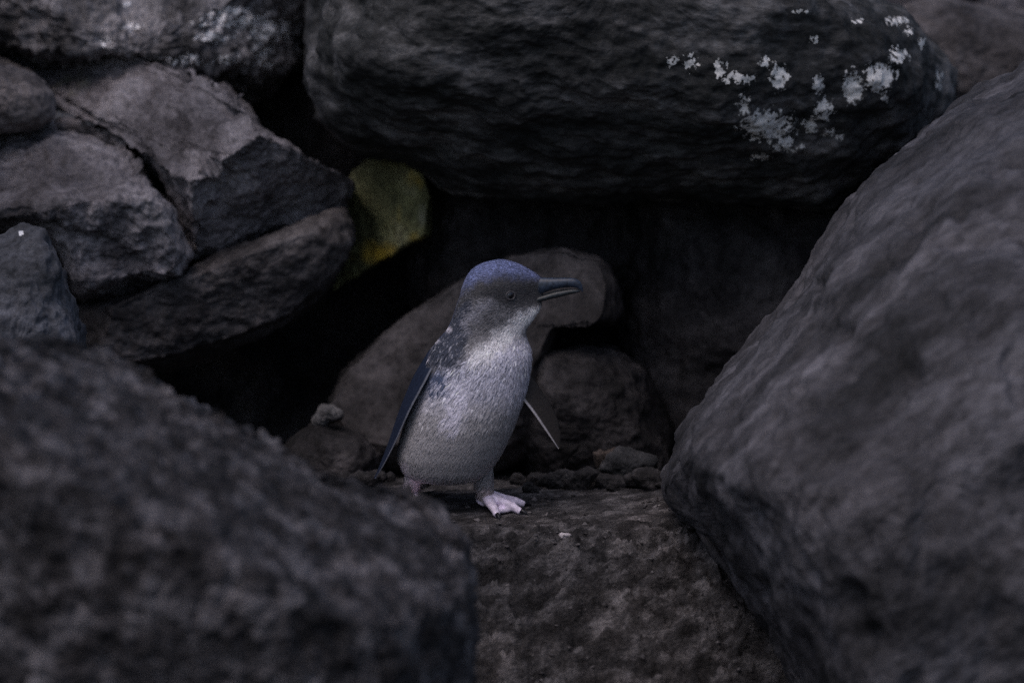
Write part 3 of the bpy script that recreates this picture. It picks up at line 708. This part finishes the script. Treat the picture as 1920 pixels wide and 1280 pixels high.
# flippers: lens-section blades between two edges
def flipper(E1, E2, th, outer, inner, rim, out_dir):
    m, k = 60, 20
    e1 = np.array([P(*q) for q in E1]); e2 = np.array([P(*q) for q in E2])
    def rs(e):
        d = np.linspace(0, len(e) - 1, m); r_ = np.stack([np.interp(d, np.arange(len(e)), e[:, c]) for c in range(3)], 1)
        for _ in range(14): r_[1:-1] = .25 * r_[:-2] + .5 * r_[1:-1] + .25 * r_[2:]
        return r_
    e1, e2 = rs(e1), rs(e2)
    vv, cc, ff = [], [], []
    for i in range(m):
        w = e2[i] - e1[i]; al = (e1[min(i + 1, m - 1)] - e1[max(i - 1, 0)])
        nn = np.cross(w, al); nn /= max(np.linalg.norm(nn), 1e-9)
        if nn @ np.array(out_dir) < 0: nn = -nn
        tk = th * (1 - 0.6 * i / m)
        for q in range(2 * k):
            s_ = q / k if q < k else 2 - q / k
            sg = 1 if q < k else -1
            prof = math.sin(math.pi * min(max(s_, 0), 1)) ** 0.5
            vv.append(e1[i] + w * s_ + nn * sg * tk * prof * 0.5)
            edge = s_ < 0.07
            cc.append(rim if edge else (outer if sg > 0 else inner))
    for i in range(m - 1):
        for q in range(2 * k):
            ff.append([i * 2 * k + q, i * 2 * k + (q + 1) % (2 * k), (i + 1) * 2 * k + (q + 1) % (2 * k), (i + 1) * 2 * k + q])
    ff.append(list(range(2 * k))); ff.append([(m - 1) * 2 * k + q for q in range(2 * k)][::-1])
    o = mesh_obj('flipper', np.array(vv) - ROOT, ff, M_flip, peng)
    c = np.array(cc); c = c * (0.8 + 0.4 * rng.random((len(c), 1)))
    colour_attr(o, 'pigment', c)
flipper([(826, 660, .000), (802, 708, -.028), (768, 770, -.036), (744, 825, -.030), (722, 868, -.020), (704, 897, -.004)],
        [(806, 655, .034), (774, 706, .038), (748, 770, .036), (729, 828, .030), (713, 870, .018), (702, 897, .002)], .006,
        (0.016, 0.023, 0.045), (0.08, 0.08, 0.09), (0.13, 0.137, 0.165), (-1, 0, 0))
flipper([(960, 726, .00), (976, 744, -.004), (1000, 774, -.006), (1020, 803, -.004), (1036, 826, 0), (1047, 841, .004)],
        [(975, 680, .03), (1004, 715, .034), (1030, 752, .036), (1046, 785, .034), (1052, 815, .025), (1049, 840, .008)], .006,
        (0.045, 0.04, 0.038), (0.045, 0.04, 0.039), (0.50, 0.47, 0.49), (1, 0, 1))  # dark brown faces carry the blade's shade in their colour; pale rim is plumage

# feet
M_foot = plain_mat('foot_skin', (0.84, 0.74, 0.90), 0.45, 0.22, 180)
M_claw = plain_mat('claw_black', (0.012, 0.012, 0.016), 0.4, 0.2, 200)
def foot(ax, ay, tips):
    vv, ff = [], []
    A = np.array([ax, ay, 0.019])
    tube(vv, ff, [(ax - .002, ay + .002, .030, .0085), (ax, ay, .020, .0095), (ax - .006, ay + .003, .008, .0075)])
    for tx, ty in tips:
        T_ = np.array([tx, ty, .0035]); K_ = A * .5 + T_ * .5; K_[2] = .0115
        J_ = A * .22 + T_ * .78; J_[2] = .0085
        tube(vv, ff, [(*A, .0085), (*K_, .0062), (*J_, .0052), (*T_, .0042)], 12)
    for (t0, t1) in zip(tips[:-1], tips[1:]):       # web
        for f_ in (0.35, 0.55, 0.72):
            p0 = A[:2] * (1 - f_) + np.array(t0) * f_; p1 = A[:2] * (1 - f_) + np.array(t1) * f_
            z_ = .0095 * (1 - f_) + .003
            tube(vv, ff, [(*p0, z_, .0036), (*((p0 + p1) / 2), z_ * .8, .003), (*p1, z_, .0036)], 8)
    v, f = remeshed(vv, ff, 0.0011, 5)
    v[:, 2] = np.maximum(v[:, 2], -0.002)
    o = mesh_obj('foot', v - ROOT, f, M_foot, peng)
    for tx, ty in tips:
        d = np.array([tx - ax, ty - ay]); d /= np.linalg.norm(d)
        vv, ff = [], []
        tube(vv, ff, [(tx - d[0] * .002, ty - d[1] * .002, .005, .0030), (tx + d[0] * .003, ty + d[1] * .003, .0045, .0026), (tx + d[0] * .0075, ty + d[1] * .0075, .0025, .0014), (tx + d[0] * .010, ty + d[1] * .010, .0008, .0004)], 10)
        mesh_obj('claw', np.array(vv) - ROOT, ff, M_claw, o)
ax = P(911, 936, .012)[0]
foot(ax, .012, [(ax + .047, .028), (ax + .043, -.012), (ax + .014, -.030)])
ax = P(770, 936, .012)[0]
foot(ax, .012, [(ax + .026, -.032), (ax + .004, -.040), (ax - .020, -.030)])
